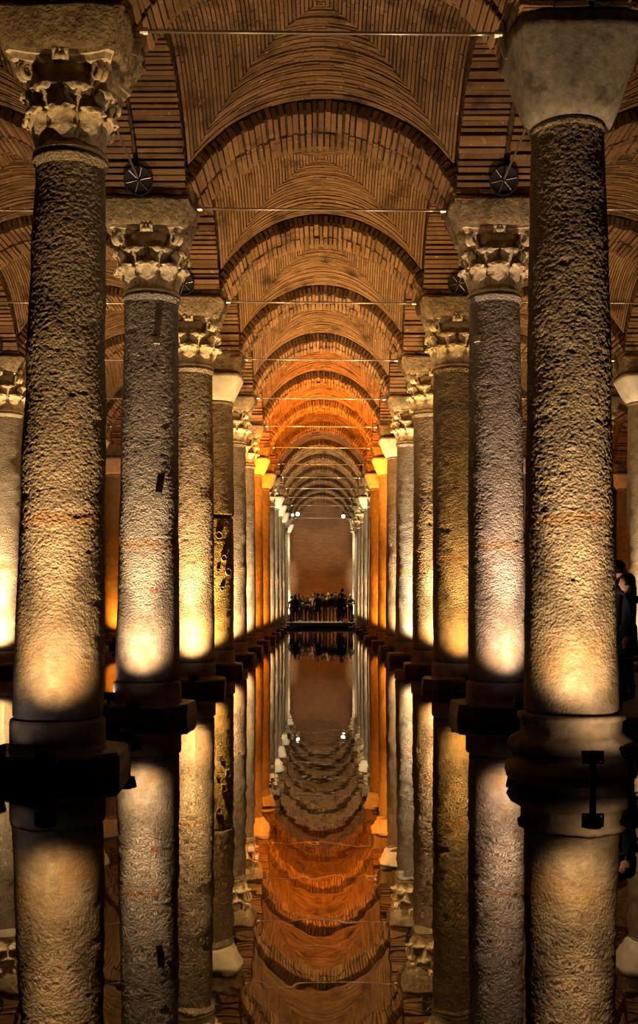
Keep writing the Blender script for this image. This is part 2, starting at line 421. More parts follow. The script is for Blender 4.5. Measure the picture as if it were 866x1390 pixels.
def leaf_mesh(w_base, w_mid, prof, lobes, curl_w=.6, nu=24, nv=9, name='leaf'):
    """an acanthus leaf: prof is the midrib as (out, up); the rim is lobed, the sides fold back"""
    front = []; ts = [i/(nu-1) for i in range(nu)]
    def mid(t):
        q = t*(len(prof)-1); i = min(int(q), len(prof)-2); f = q-i
        a, b = prof[i], prof[i+1]; return a[0]+(b[0]-a[0])*f, a[1]+(b[1]-a[1])*f
    for t in ts:
        o, u = mid(t)
        w = (w_base+(w_mid-w_base)*min(1, t/.62)**1.3)*(1 if t < .7 else math.sqrt(max(.06, 1-((t-.7)/.31)**2)))
        w *= 1-.30*abs(math.sin(lobes*PI*t))**.7*(t > .12)
        for j in range(nv):
            s = -1+2*j/(nv-1)
            rib = .016*(1-abs(s))**2 - .012*math.cos(s*PI*2.5)*(t > .2)
            back = -.055*s*s*(1-.5*t)
            front.append((s*w/2, -(o+rib+back), u-.02*abs(s)*(t > .6)))
    n = len(front); vs = front+[(x*.96, y+.028, z-.004) for x, y, z in front]; fs = []
    for i in range(nu-1):
        for j in range(nv-1):
            a = i*nv+j; fs.append((a, a+1, a+nv+1, a+nv)); fs.append((n+a, n+a+nv, n+a+nv+1, n+a+1))
    rim = [j for j in range(nv)]+[i*nv+nv-1 for i in range(1, nu)]+[(nu-1)*nv+j for j in range(nv-2, -1, -1)]+[i*nv for i in range(nu-2, 0, -1)]
    for i in range(len(rim)): a, b = rim[i], rim[(i+1) % len(rim)]; fs.append((b, a, n+a, n+b))
    mb = MB(); mb.add(vs, fs); me = mb.mesh(name, True); me.materials.append(M['carved']); return me
LEAF_LOW = leaf_mesh(.30, .37, [(0, 0), (.03, .10), (.068, .19), (.115, .26), (.15, .285), (.165, .24)], 4)
LEAF_UP = leaf_mesh(.12, .38, [(0, 0), (.02, .13), (.055, .26), (.105, .36), (.16, .42), (.19, .41), (.19, .37)], 4)
def volute_mesh():
    mb = MB(); pts = []; rs = []
    for i in range(26):                                   # stalk rising to the corner and its scroll
        t = i/25
        if t < .35:
            q = t/.35; pts.append((0, -(.0+.16*q), -.17+.15*q)); rs.append(.036)
        else:
            q = (t-.35)/.65; a = PI*.75-q*3.6*PI; r = .075*(1-.75*q)
            pts.append((0, -(.19+r*math.cos(a)*1.0), -.035+r*math.sin(a))); rs.append(.034*(1-.5*q))
    for sx in (-.035, .035): mb.tube([(p[0]+sx, p[1], p[2]) for p in pts], rs, 7)
    me = mb.mesh('volute', True); me.materials.append(M['carved']); return me
VOLUTE = volute_mesh()
def abacus_mesh(hw=.50, th=.12):
    """slab with hollowed sides and cut corners, in two mouldings"""
    mb = MB(); outline = []
    for q in range(4):
        a0 = q*PI/2
        for i in range(9):
            s = -1+2*i/8; x = s*(hw-.05); y = -(hw*(.80+.20*s*s))
            outline.append((x*math.cos(a0)-y*math.sin(a0), x*math.sin(a0)+y*math.cos(a0)))
    n = len(outline); lv = [(.90, 0), (.93, th*.45), (.99, th*.5), (1.0, th)]
    vs = [(x*f, y*f, z) for f, z in lv for x, y in outline]; fs = [tuple(reversed(range(n))), tuple(range((len(lv)-1)*n, len(lv)*n))]
    for l in range(len(lv)-1):
        for i in range(n): fs.append((l*n+i, l*n+(i+1) % n, (l+1)*n+(i+1) % n, (l+1)*n+i))
    mb.add(vs, fs); me = mb.mesh('abacus'); me.materials.append(M['carved']); return me
ABACUS = abacus_mesh()
def rosette_mesh():
    mb = MB(); mb.box((0, -.02, 0), (.085, .05, .075), taper=.9)
    for i in range(6):
        a = i*PI/3; mb.ball((.055*math.cos(a), -.075, .05*math.sin(a)), .036, 7, 5)
    mb.ball((0, -.085, 0), .022, 7, 5)
    me = mb.mesh('rosette', True); me.materials.append(M['carved']); return me
ROSETTE = rosette_mesh()
def bell_mesh():
    mb = MB(); mb.lathe([(.36, -.02), (.385, .0), (.40, .025), (.385, .05), (.365, .06), (.345, .10), (.345, .30), (.36, .45), (.40, .60), (.45, .70)], 32)
    me = mb.mesh('capital', True); me.materials.append(M['carved']); return me
BELL = bell_mesh()
def rough_block(w0, w1, z0, z1, amp, seed, corner=.12, n=9, round0=0.0, name='impost_block', mat=None):
    """a rough inverted pyramid of stone; round0 > 0 makes the foot round"""
    ring = []
    for q in range(4):
        for i in range(n):
            s = -1+2*i/n; x, y = s, -1.0
            for _ in range(q): x, y = -y, x
            l = max(abs(x), abs(y)); k = 1-corner*max(0, (abs(x)+abs(y)-1.55))
            ring.append((x*k, y*k))
    m = len(ring); L = 7; vs = []
    for j in range(L+1):
        t = j/L; hw = (w0+(w1-w0)*(t**.8))/2
        for x, y in ring:
            r = math.hypot(x, y); b = round0*(1-t)**1.4
            xx, yy = x*hw, y*hw
            cx, cy = x/r*hw*1.04, y/r*hw*1.04
            vs.append((xx*(1-b)+cx*b, yy*(1-b)+cy*b, z0+(z1-z0)*t))
    P = np.array(vs); d = fbm(P/.16+seed*7.1, 3); nrm = P.copy(); nrm[:, 2] = 0; nrm /= np.maximum(1e-6, np.linalg.norm(nrm, axis=1))[:, None]
    P = P+nrm*(d*amp)[:, None]; P[:m, 2] += amp*.5*fbm(P[:m]/.2+seed, 2)
    fs = [tuple(reversed(range(m))), tuple(range(L*m, (L+1)*m))]
    for j in range(L):
        for i in range(m): fs.append((j*m+i, j*m+(i+1) % m, (j+1)*m+(i+1) % m, (j+1)*m+i))
    mb = MB(); mb.add(P.tolist(), fs); me = mb.mesh(name, True)
    if mat: me.materials.append(mat)
    return me
IMPOSTS = [rough_block(1.02, 1.30, 0, .32, .026, s, mat=M['impost']) for s in range(3)]
def plain_cap(w0, w1, h, seed, mat): return rough_block(w0, w1, 0, h, .010, seed, corner=.25, n=9, round0=1.0, name='block_capital', mat=mat)
BLOCK_GREY = plain_cap(.74, 1.24, .80, 3, M['block']); BLOCK_WHITE = plain_cap(.80, 1.28, .55, 4, M['whiteblock'])
PLAIN_IMPOST = rough_block(1.10, 1.28, 0, .22, .02, 8, mat=M['impost'])
def oct_plinth(hw, z0, z1, seed):
    mb = MB(); c = hw*.42; o = [(-hw+c, -hw), (hw-c, -hw), (hw, -hw+c), (hw, hw-c), (hw-c, hw), (-hw+c, hw), (-hw, hw-c), (-hw, -hw+c)]
    r = random.Random(seed); lv = [(1.03, z0), (1.0, z1-.16), (.985, z1-.03), (.96, z1)]; n = 8
    vs = [(x*f+r.uniform(-.012, .012), y*f+r.uniform(-.012, .012), z) for f, z in lv for x, y in o]
    fs = [tuple(reversed(range(n))), tuple(range((len(lv)-1)*n, len(lv)*n))]
    for l in range(len(lv)-1):
        for i in range(n): fs.append((l*n+i, l*n+(i+1) % n, (l+1)*n+(i+1) % n, (l+1)*n+i))
    mb.add(vs, fs); me = mb.mesh('plinth'); me.materials.append(M['plinth']); return me
PLINTHS = [oct_plinth(.62, -.5, .20, s) for s in range(3)]
def joined_leaves():
    """both leaf rows, volutes, rosettes as one mesh for the far capitals"""
    mb = MB()
    def put(me, tf, step=1):
        mb.add([tf @ v.co for v in me.vertices], [tuple(p.vertices) for p in me.polygons])
    low = leaf_mesh(.30, .37, [(0, 0), (.03, .10), (.068, .19), (.115, .26), (.15, .285), (.165, .24)], 4, nu=8, nv=5)
    upm = leaf_mesh(.12, .38, [(0, 0), (.02, .13), (.055, .26), (.105, .36), (.16, .42), (.19, .41), (.19, .37)], 4, nu=8, nv=5)
    for i in range(8):
        put(low, Matrix.Rotation(i*PI/4, 4, 'Z') @ Matrix.Translation((0, -.355, .06)))
        put(upm, Matrix.Rotation(i*PI/4+PI/8, 4, 'Z') @ Matrix.Translation((0, -.345, .10)))
    for i in range(4):
        put(VOLUTE, Matrix.Rotation(i*PI/2+PI/4, 4, 'Z') @ Matrix.Translation((0, -.36, .66)))
        put(ROSETTE, Matrix.Rotation(i*PI/2, 4, 'Z') @ Matrix.Translation((0, -.42, .76)))
    me = mb.mesh('leaves', True); me.materials.append(M['carved']); return me
LEAVES = joined_leaves()
FAR_SHAFT = {}
ORD = ['nearest', 'second', 'third', 'fourth', 'fifth', 'sixth', 'seventh', 'eighth', 'ninth', 'tenth', 'eleventh', 'twelfth', 'thirteenth', 'fourteenth']
ROWN = {-12.0: 'far left row', -7.2: 'row beyond the left aisle', -2.4: 'left row of the central aisle', 2.4: 'right row of the central aisle', 7.2: 'row beyond the right aisle', 12.0: 'far right row'}
# measured columns: foot x, top x, foot radius, top radius, kind, shaft material, relief
SPEC = {(-2.4, 0): (-2.48, -2.36, .424, .318, 'leafy', 'shaft', .0040), (2.4, 0): (2.353, 2.319, .437, .336, 'attic', 'shaft_coarse', .0048),
        (-2.4, 1): (-2.38, -2.32, .428, .362, 'leafy', 'shaft_grey', .0036), (2.4, 1): (2.42, 2.37, .404, .340, 'leafy', 'shaft_grey', .0036),
        (-2.4, 2): (-2.34, -2.33, .425, .372, 'leafy', 'shaft', .0050), (2.4, 2): (2.43, 2.39, .425, .372, 'leafy', 'shaft_coarse', .005),
        (-2.4, 3): (-2.37, -2.37, .425, .400, 'pale', 'eyed', .008), (2.4, 3): (2.456, 2.43, .425, .372, 'leafy', 'shaft', .006),
        (-2.4, 4): (-2.38, -2.38, .42, .37, 'leafy', 'shaft_coarse', 0), (2.4, 4): (2.38, 2.38, .42, .37, 'leafy', 'shaft_grey', 0),
        (-2.4, 5): (-2.42, -2.42, .42, .37, 'leafy', 'shaft', 0), (2.4, 5): (2.40, 2.40, .42, .37, 'pale', 'shaft', 0),
        (2.4, 7): (2.30, 2.30, .42, .37, 'pale', 'shaft', 0), (-2.4, 6): (-2.44, -2.44, .42, .37, 'pale', 'shaft', 0),
        (-7.2, 3): (-7.02, -7.02, .45, .39, 'leafy', 'shaft_smooth', .004)}
m_, nt_, bs_ = None, None, None
M['eyed'] = shaft_material('eye_carved_stone', (.22, .15, .06), (.56, .42, .20), pits=1.6, stain=.4)
def label_for(x, k, kind):
    r = ROWN[x]; n = ORD[k]
    what = {'leafy': 'under a leafy carved capital', 'attic': 'on a moulded round base, plain block capital', 'pale': 'under a plain pale block capital'}[kind]
    if (x, k) == (-2.4, 3): return 'knotted column with eye-like holes and a broken joint, fourth in the left row'
    return f'{n} stone column in the {r} {what}'
def column(x, k):
    xb, xt, rb, rt, kind, mat, relief = SPEC.get((x, k), (x, x, .42, .37, random.choice(['leafy', 'leafy', 'pale']), random.choice(['shaft', 'shaft_grey', 'shaft_smooth']), 0))
    y = row_y(k); root = empty('column', (x, y, 0)); tag(root, label_for(x, k, kind), 'column', 'cistern columns')
    xb -= x; xt -= x; ztop = {'leafy': 5.72, 'attic': 6.03, 'pale': 5.98}[kind]; zb = .55 if kind == 'attic' else .50
    near = abs(x) < 3 and k <= 3; seed = k*2+(x > 0)
    if (x, k) == (-2.4, 3):
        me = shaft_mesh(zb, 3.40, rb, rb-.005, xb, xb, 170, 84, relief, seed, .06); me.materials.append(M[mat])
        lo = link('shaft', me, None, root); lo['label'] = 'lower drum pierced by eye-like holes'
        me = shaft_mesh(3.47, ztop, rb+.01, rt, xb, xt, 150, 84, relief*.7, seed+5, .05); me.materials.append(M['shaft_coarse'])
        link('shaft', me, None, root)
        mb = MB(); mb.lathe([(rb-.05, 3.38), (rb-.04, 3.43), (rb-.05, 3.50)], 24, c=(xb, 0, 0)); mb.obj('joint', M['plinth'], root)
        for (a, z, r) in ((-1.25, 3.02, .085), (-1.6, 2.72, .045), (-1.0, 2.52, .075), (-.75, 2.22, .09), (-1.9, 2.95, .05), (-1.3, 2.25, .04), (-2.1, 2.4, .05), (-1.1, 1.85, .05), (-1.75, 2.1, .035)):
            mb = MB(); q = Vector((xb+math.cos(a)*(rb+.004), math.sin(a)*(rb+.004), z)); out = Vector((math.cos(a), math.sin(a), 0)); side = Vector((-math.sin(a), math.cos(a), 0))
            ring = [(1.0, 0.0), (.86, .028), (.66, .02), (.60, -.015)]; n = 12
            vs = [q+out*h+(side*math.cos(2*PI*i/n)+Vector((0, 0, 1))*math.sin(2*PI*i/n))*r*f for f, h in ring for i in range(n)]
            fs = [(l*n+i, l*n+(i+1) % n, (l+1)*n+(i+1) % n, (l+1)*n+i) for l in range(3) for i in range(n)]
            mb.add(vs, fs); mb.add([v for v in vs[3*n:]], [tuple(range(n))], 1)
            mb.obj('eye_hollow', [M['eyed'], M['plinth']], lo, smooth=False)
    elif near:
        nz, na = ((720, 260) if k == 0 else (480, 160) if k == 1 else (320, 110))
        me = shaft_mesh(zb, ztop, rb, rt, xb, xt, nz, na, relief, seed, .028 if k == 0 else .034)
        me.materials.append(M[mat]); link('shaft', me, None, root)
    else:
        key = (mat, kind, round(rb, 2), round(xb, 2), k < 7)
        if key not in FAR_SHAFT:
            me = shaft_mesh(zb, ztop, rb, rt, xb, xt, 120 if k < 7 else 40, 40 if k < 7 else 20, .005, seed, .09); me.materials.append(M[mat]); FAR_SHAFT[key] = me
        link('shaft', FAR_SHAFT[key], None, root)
    # foot
    if kind == 'attic':
        mb = MB(); mb.lathe([(.46, .54), (.50, .53), (.505, .49), (.47, .465), (.465, .36), (.50, .335), (.565, .30), (.595, .24), (.575, .175), (.50, .14), (.515, .10), (.60, .07), (.62, .0), (.60, -.10), (.55, -.16)][::-1], 72)
        V = np.array(mb.v); d = fbm(V/.13, 3); rr = np.linalg.norm(V[:, :2], axis=1, keepdims=True)
        chip = np.clip(fbm(V/.22+3.3, 2)-.25, 0, 1)*((V[:, 2] < .33) & (V[:, 2] > .0))
        V[:, :2] += V[:, :2]/rr*(d*.008-chip*.10)[:, None]; mb.v = V.tolist()
        mb.obj('base', M['base'], root, (xb, 0, 0), smooth=True)
        link('plinth', oct_plinth(.66, -.5, -.12, 9), None, root, (xb, 0, 0))
    else:
        mb = MB(); e = .02+.015*((k*3) % 2)
        mb.lathe([(rb+.05, .17), (rb+.045, .20), (rb+e, .24), (rb+e, .46), (rb+e-.01, .485), (rb-.035, .49), (rb-.035, .51)], 48)
        mb.obj('base', M['base'], root, (xb, 0, 0), smooth=False)
        link('plinth', PLINTHS[k % 3], None, root, (xb, 0, 0), (0, 0, random.uniform(-.08, .08)))
    # head
    tint = k % 3
    if kind == 'leafy':
        f = (rt+.02)/.385; z0 = ztop
        mb_ring = MB(); mb_ring.lathe([(rt-.02, -.11), (rt+.006, -.10), (rt+.012, -.06), (rt+.03, -.045), (rt+.035, -.01), (rt, .0)], 40)
        mb_ring.obj('necking', M[mat if mat != 'eyed' else 'shaft'], root, (xt, 0, z0), smooth=True)
        cap = link('capital', BELL, None, root, (xt, 0, z0)); cap.scale = (f, f, 1.11)
        if k <= 4 and abs(x) < 3 or (x, k) in ((-7.2, 3), (7.2, 3)):
            for i in range(8):
                l = link('leaf', LEAF_LOW, None, cap, (.355*math.sin(i*PI/4), -.355*math.cos(i*PI/4), .06), (random.uniform(-.05, .05), random.uniform(-.05, .05), i*PI/4))
                a = i*PI/4+PI/8
                l = link('leaf', LEAF_UP, None, cap, (.345*math.sin(a), -.345*math.cos(a), .10), (random.uniform(-.04, .04), random.uniform(-.04, .04), a))
            for i in range(4):
                a = i*PI/2+PI/4; link('volute', VOLUTE, None, cap, (.36*math.sin(a), -.36*math.cos(a), .66), (0, 0, a))
                a = i*PI/2; link('rosette', ROSETTE, None, cap, (.42*math.sin(a), -.42*math.cos(a), .765), (0, 0, a))
        else: link('leaves', LEAVES, None, cap)
        link('abacus', ABACUS, None, root, (xt, 0, z0+.765))
        link('impost_block', IMPOSTS[tint], None, root, (xt*.5, 0, z0+.86), (0, 0, PI/2*(k % 4)))
        zt = z0+1.36
        if zt < SPRING-.02: pass
    else:
        bl = BLOCK_GREY if kind == 'attic' else BLOCK_WHITE; h = .80 if kind == 'attic' else .55
        mb_ring = MB(); mb_ring.lathe([(rt-.02, -.08), (rt+.008, -.075), (rt+.012, -.02), (rt-.01, -.005)], 40)
        mb_ring.obj('necking', M['shaft' if mat == 'eyed' else mat], root, (xt, 0, ztop), smooth=True)
        link('block_capital', bl, None, root, (xt*.7, 0, ztop-.005))
        n = 0; z = ztop+h-.03
        hh = SPRING+.0-z
        o = link('impost_block', PLAIN_IMPOST, None, root, (xt*.4, 0, z)); o.scale = (1, 1, hh/.22)
    return root
col_spots = []
for x in (-2.4, 2.4):
    for k in range(NROW): col_spots.append((x, k))
for x in (-7.2, 7.2):
    for k in range(1, 11): col_spots.append((x, k))
for x in (-12.0, 12.0):
    for k in range(3, 11): col_spots.append((x, k))
COLS = {c: column(*c) for c in col_spots}
# pegs left in two shafts, painted mark
def peg(c, px, py, dx):
    root = COLS[c]; d = row_y(c[1]); p = at(px, py, d-.36); t = (p.z-.5)/5.2
    sp = SPEC[c]; cx = sp[0]+(sp[1]-sp[0])*t; r = sp[2]+(sp[3]-sp[2])*t**1.25
    ax = p.x-cx; ay = -math.sqrt(max(.01, r*r-ax*ax)); out = Vector((ax, ay, 0)).normalized()
    mb = MB(); ang = math.atan2(out.y, out.x)
    mb.box((0, 0, 0), (.045, .045, .045), Matrix.Rotation(ang, 3, 'Z'), taper=.8)
    mb.obj('peg', M['peg'], root, (cx-c[0]+ax+out.x*.005, ay+out.y*.005, p.z))
peg((-2.4, 1), 212, 462, 0); peg((-2.4, 1), 214, 673, 0); peg((2.4, 1), 651, 457, 0)
def red_mark():
    c = (-2.4, 1); sp = SPEC[c]; cu = bpy.data.curves.new('mark', 'FONT'); cu.body = '88'; cu.size = .115; cu.align_x = 'CENTER'; cu.resolution_u = 3
    to = bpy.data.objects.new('mark_tmp', cu); C.objects.link(to); dg = bpy.context.evaluated_depsgraph_get(); dg.update()
    me = bpy.data.meshes.new_from_object(to.evaluated_get(dg)); bpy.data.objects.remove(to)
    p = at(209, 806, row_y(1)-.42); t = (p.z-.5)/5.2; cx = sp[0]+(sp[1]-sp[0])*t; r = sp[2]+(sp[3]-sp[2])*t**1.25+.006
    a0 = math.asin((p.x-cx)/r)
    for v in me.vertices:
        a = a0+v.co.x/r; z = v.co.y; v.co = (cx-c[0]+r*math.sin(a), -r*math.cos(a), p.z+z)
    link('painted_mark', me, M['redpaint'], COLS[c])['label'] = 'faded red painted marks'
red_mark()

# ------------------------------------------------------------------ iron tie rods across the aisles and along the rows
def cross_rod(xc, k, label, dz=0.0):
    y = row_y(k); root = empty('tie_rod', (xc, y, SPRING-.06)); tag(root, label, 'tie rod', 'tie rods across the aisles')
    hw = 1.66
    mb = MB(); mb.tube([(-hw, 0, .012), (-.5, 0, .002), (.5, 0, -.006), (hw, 0, -.016)], .016, 8); mb.obj('rod', M['steel'], root, smooth=True)
    for s in (-1, 1):
        e = Vector((s*hw, 0, -s*.014))
        mb = MB(); mb.tube([e+Vector((-s*.03, 0, 0)), e+Vector((s*.045, 0, 0))], .034, 12); mb.tube([e+Vector((s*.045, 0, 0)), e+Vector((s*.08, 0, 0))], [.02, .006], 10)
        mb.obj('collar', M['steel'], root)
        mb = MB(); mb.tube([e+Vector((-s*.30, 0, 0)), e+Vector((-s*.03, 0, 0))], .018, 10); mb.obj('sleeve', M['steel'], root, smooth=True)
        mb = MB(); pts = []                                # hooked strap bent round the impost edge
        for i in range(9):
            q = i/8; pts.append((s*(1.72+.045*(2*q-1)**2), 0, .20-.42*q))
        for i in range(8):
            a, b = Vector(pts[i])+Vector((0, 0, -s*.014)), Vector(pts[i+1])+Vector((0, 0, -s*.014)); c_ = (a+b)/2; d = b-a
            mb.box(c_, (.012, .045, d.length/2+.003), d.to_track_quat('Z', 'Y').to_matrix())
        mb.obj('strap', M['steel'], root)
for k in range(NROW): cross_rod(0, k, f'{ORD[k]} thin metal tie rod spanning the central aisle')
for s, n in ((-4.8, 'left'), (4.8, 'right')):
    for k in range(1, 7): cross_rod(s, k, f'{ORD[k-1]} thin metal tie rod in view across the {n} side aisle')
def row_rod(x, k, label):
    """plate on the camera side of the brick pier above column k, rod running towards the camera"""
    an = math.radians(56.5); f = (rise_f(k-1)+rise_f(k))/2
    y = row_y(k)-BAY/2+(RAD-.03)*math.sin(an); z = SPRING+(ZC+(RAD-.03)*math.cos(an)-SPRING)*f; root = empty('anchor_rod', (x, y, z)); tag(root, label, 'tie rod', 'anchor rods along the rows')
    mb = MB(); L = 2*(RAD-.03)*math.sin(an)-.03; mb.tube([(0, -.03, 0), (0, -L, 0)], .014, 8); mb.obj('rod', M['steel'], root, smooth=True)
    mb = MB(); prof = [(.004, .012), (.10, .008), (.165, -.006), (.18, -.03), (.192, -.03), (.192, -.012), (.17, .012), (.1, .035), (.02, .04)]
    n = 28; vs = [(r*math.cos(2*PI*j/n), h-.012, r*math.sin(2*PI*j/n)) for r, h in prof for j in range(n)]
    fs = [(i*n+j, i*n+(j+1) % n, (i+1)*n+(j+1) % n, (i+1)*n+j) for i in range(len(prof)-1) for j in range(n)]
    mb.add(vs, fs); pl = mb.obj('anchor_plate', M['iron'], root, smooth=True); pl.rotation_euler = (PI/2-an, 0, 0)
    for i in range(6):
        a = i*PI/3+.2; mb = MB(); u = Vector((math.cos(a), 0, math.sin(a)))
        mb.tube([u*.02+Vector((0, -.012, 0)), u*.17+Vector((0, -.024, 0))], .0045, 6); mb.obj('rib', M['steel'], pl)
    mb = MB(); mb.tube([(0, .0, 0), (0, -.05, 0)], .028, 8); mb.obj('nut', M['iron'], root)
for k in range(0, 7):
    row_rod(-2.4+.02, k, f'metal rod with round ribbed plate above the {ORD[k]} left-row column')
    row_rod(2.4-.02, k, f'metal rod with round ribbed plate above the {ORD[k]} right-row column')
row_rod(-7.05, 3, 'metal rod with round ribbed plate above the column at the left picture edge')
row_rod(7.2, 3, 'metal rod with round ribbed plate above the column at the right picture edge')

# ------------------------------------------------------------------ floodlights at the feet of the columns
def floodlight(loc, aim, label, power, col, angle=62, lens='lens', blend=.55, post=True, rad=.05, upper=0, upper_aim=None):
    loc = Vector(loc); root = empty('floodlight', (loc.x, loc.y, -.5)); tag(root, label, 'floodlight', 'floodlights at the column feet')
    top = loc.z+.5; d = (Vector(aim)-loc).normalized(); rot = d.to_track_quat('Z', 'Y').to_matrix()
    mb = MB(); mb.tube([(0, 0, 0), (0, 0, top-.05)], .028, 10); mb.tube([(0, 0, 0), (0, 0, .03)], .12, 12); mb.obj('post', M['black'], root)
    mb = MB(); c = Vector((0, 0, top))
    for s in (-1, 1): mb.box(c+rot @ Vector((s*.085, 0, -.0)), (.006, .02, .05), rot)
    mb.box(c+rot @ Vector((0, 0, -.055)), (.09, .02, .006), rot); mb.obj('yoke', M['black'], root)
    mb = MB(); vs = []
    prof = [(.045, -.05), (.07, -.035), (.078, .0), (.08, .05), (.066, .05), (.062, .035)]; n = 14
    vs = [c+rot @ Vector((r*math.cos(2*PI*j/n), r*math.sin(2*PI*j/n), h)) for r, h in prof for j in range(n)]
    fs = [(i*n+j, i*n+(j+1) % n, (i+1)*n+(j+1) % n, (i+1)*n+j) for i in range(len(prof)-1) for j in range(n)]+[tuple(reversed(range(n)))]
    mb.add(vs, fs); mb.obj('lamp_head', M['black'], root, smooth=True)
    mb = MB(); vs = [c+rot @ Vector((.062*math.cos(2*PI*j/n), .062*math.sin(2*PI*j/n), .036)) for j in range(n)]
    mb.add(vs, [tuple(range(n))]); mb.obj('lens', M[lens], root)
    if power > 0:
        light_spot('spot', loc+d*.075, Vector(aim)+d*.075, power, col, angle, blend, rad, root)
    if upper > 0: light_spot('narrow_beam', loc+d*.075, upper_aim, upper, col, 36, 1.0, rad, root)
    return root
#        x offset, forward distance, power factor, colour
FL = {(-2.4, 0): (.14, 1.05, .62, WARM), (2.4, 0): (-.06, 1.10, .75, WARM2), (-2.4, 1): (-.02, 1.0, .85, WARM2), (2.4, 1): (.14, 1.0, .85, PINKISH),
      (-2.4, 2): (.16, .95, 1.75, WARM), (2.4, 2): (.10, 1.0, .75, GOLD), (-2.4, 3): (-.10, .95, 1.1, GOLD), (2.4, 3): (.20, 1.0, 1.7, WARM),
      (-2.4, 4): (.0, 1.0, 1.7, WARM2), (2.4, 4): (.18, 1.0, 2.1, PALE), (-2.4, 5): (.1, 1.0, 1.9, PALE), (2.4, 5): (.1, 1.0, 1.7, WARM2),
      (-2.4, 6): (.1, 1.0, 1.1, ORANGE), (2.4, 6): (-.1, 1.0, 1.1, ORANGE), (-2.4, 7): (.1, 1.0, 1.1, ORANGE), (2.4, 7): (-.1, 1.0, 1.1, ORANGE)}
for (x, k) in col_spots:
    sp = SPEC.get((x, k)); cx = sp[0] if sp else x
    y = row_y(k); n = ORD[k]; side = ROWN[x]
    if abs(x) < 3:
        ox, fw, pf, col = FL.get((x, k), (random.uniform(-.1, .1), 1.0, 1.9, PALE))
    else:
        ox, fw, pf, col = (.15 if x < 0 else -.1, 1.0, 1.0, ORANGE if (k in (6, 7) and x < 0) or (k in (7, 8) and x > 0) else WARM2)
        if (x, k) == (-7.2, 3): ox, pf = .0, 1.8
        if abs(x) > 8: pf = .7
    if abs(x) < 3 and k == 12: ox, fw = math.copysign(1.0, x), .25
    if abs(x) < 3 and k == 13: ox, fw, pf, col = -math.copysign(.42, x), 1.0, 4.5, (1, .84, .6)
    floodlight((cx+ox, y-fw, .27), (cx+ox*.6, y-(.50 if fw > .5 else .1), 4.0), f'floodlight before the {n} column of the {side}', COL_W*pf, col, 122,
               'lens_orange' if col == ORANGE else 'lens', 1.0, upper=1550*pf if (abs(x) < 3 and k <= 11) or k == 3 else 0, upper_aim=(cx, y-.38, 3.3))
# second lamps seen beside the near feet
floodlight((2.66, 9.66, .29), (2.5, 10.1, .9), 'slender black floodlight at the right edge beside the moulded base', 16, WARM2, 160, blend=1.0)
floodlight((-2.90, 10.05, .25), (-2.7, 10.4, 2.2), 'black floodlight at the left picture edge beside the nearest left column', COL_W*.01, WARM, 58)
floodlight((-2.87, 15.2, .30), (-2.75, 15.3, 2.2), 'black floodlight between the nearest and second left columns', COL_W*.02, WARM, 58)
# floods that wash the vaults
for k, pw, col in ((0, 20, VAULTW), (1, 60, VAULTW), (2, 950, (1, .6, .25)), (3, 1500, (1, .58, .22)), (4, 2400, (1, .45, .08)), (5, 8500, ORANGE), (6, 4200, ORANGE), (8, 1100, PALE), (9, 850, PALE), (11, 120, PALE)):
    for s in (-1, 1):
        y = row_y(k)+.75; x = s*1.95
        floodlight((x, y, .24), (x-s*1.1, y+1.6, 7.5), f'vault floodlight behind the {ORD[k]} {"left" if s < 0 else "right"} column', pw, col, 80,
                   'lens_orange' if col == ORANGE else 'lens', .8)
# pair of bright spotlights hung from a far rod
for px, py in ((404, 698), (466, 701)):
    p = at(px, py, row_y(12)); s = -1 if px < 436 else 1
    root = empty('spotlight', p); tag(root, f'bright white spotlight high at the far end, {"left" if s < 0 else "right"} side', 'spotlight', 'far spotlights')
    mb = MB(); mb.lathe([(.05, -.12), (.11, -.10), (.14, .10)], 14, c=(0, 0, 0)); o = mb.obj('lamp_head', M['black'], root, rot=(PI/2, 0, 0), smooth=True)
    mb = MB(); mb.ball((0, -.10, 0), .10, 12, 8, (1, .35, 1)); mb.obj('lens', M['lens_white'], root, smooth=True)
    mb = MB(); zr = SPRING-.06-p.z; mb.tube([(0, 0, .08), (0, 0, zr)], .02, 8); mb.box((0, 0, zr), (.05, .03, .03)); mb.obj('bracket', M['black'], root)
    light_spot('spot', p+Vector((s*.25, -.3, 0)), (s*2.66, row_y(13), 4.9), 8000, (1, .86, .62), 24, .8, .08, root)
    light_spot('spill', p+Vector((0, -.35, -.1)), (0, 65.6, .3), 1300, (1, .78, .5), 110, 1.0, .1, root)
light_spot('back_wall_light', (0, BACK_Y-5.5, .5), (0, BACK_Y, 3.6), 900, (1, .42, .09), 120, .9, .2)

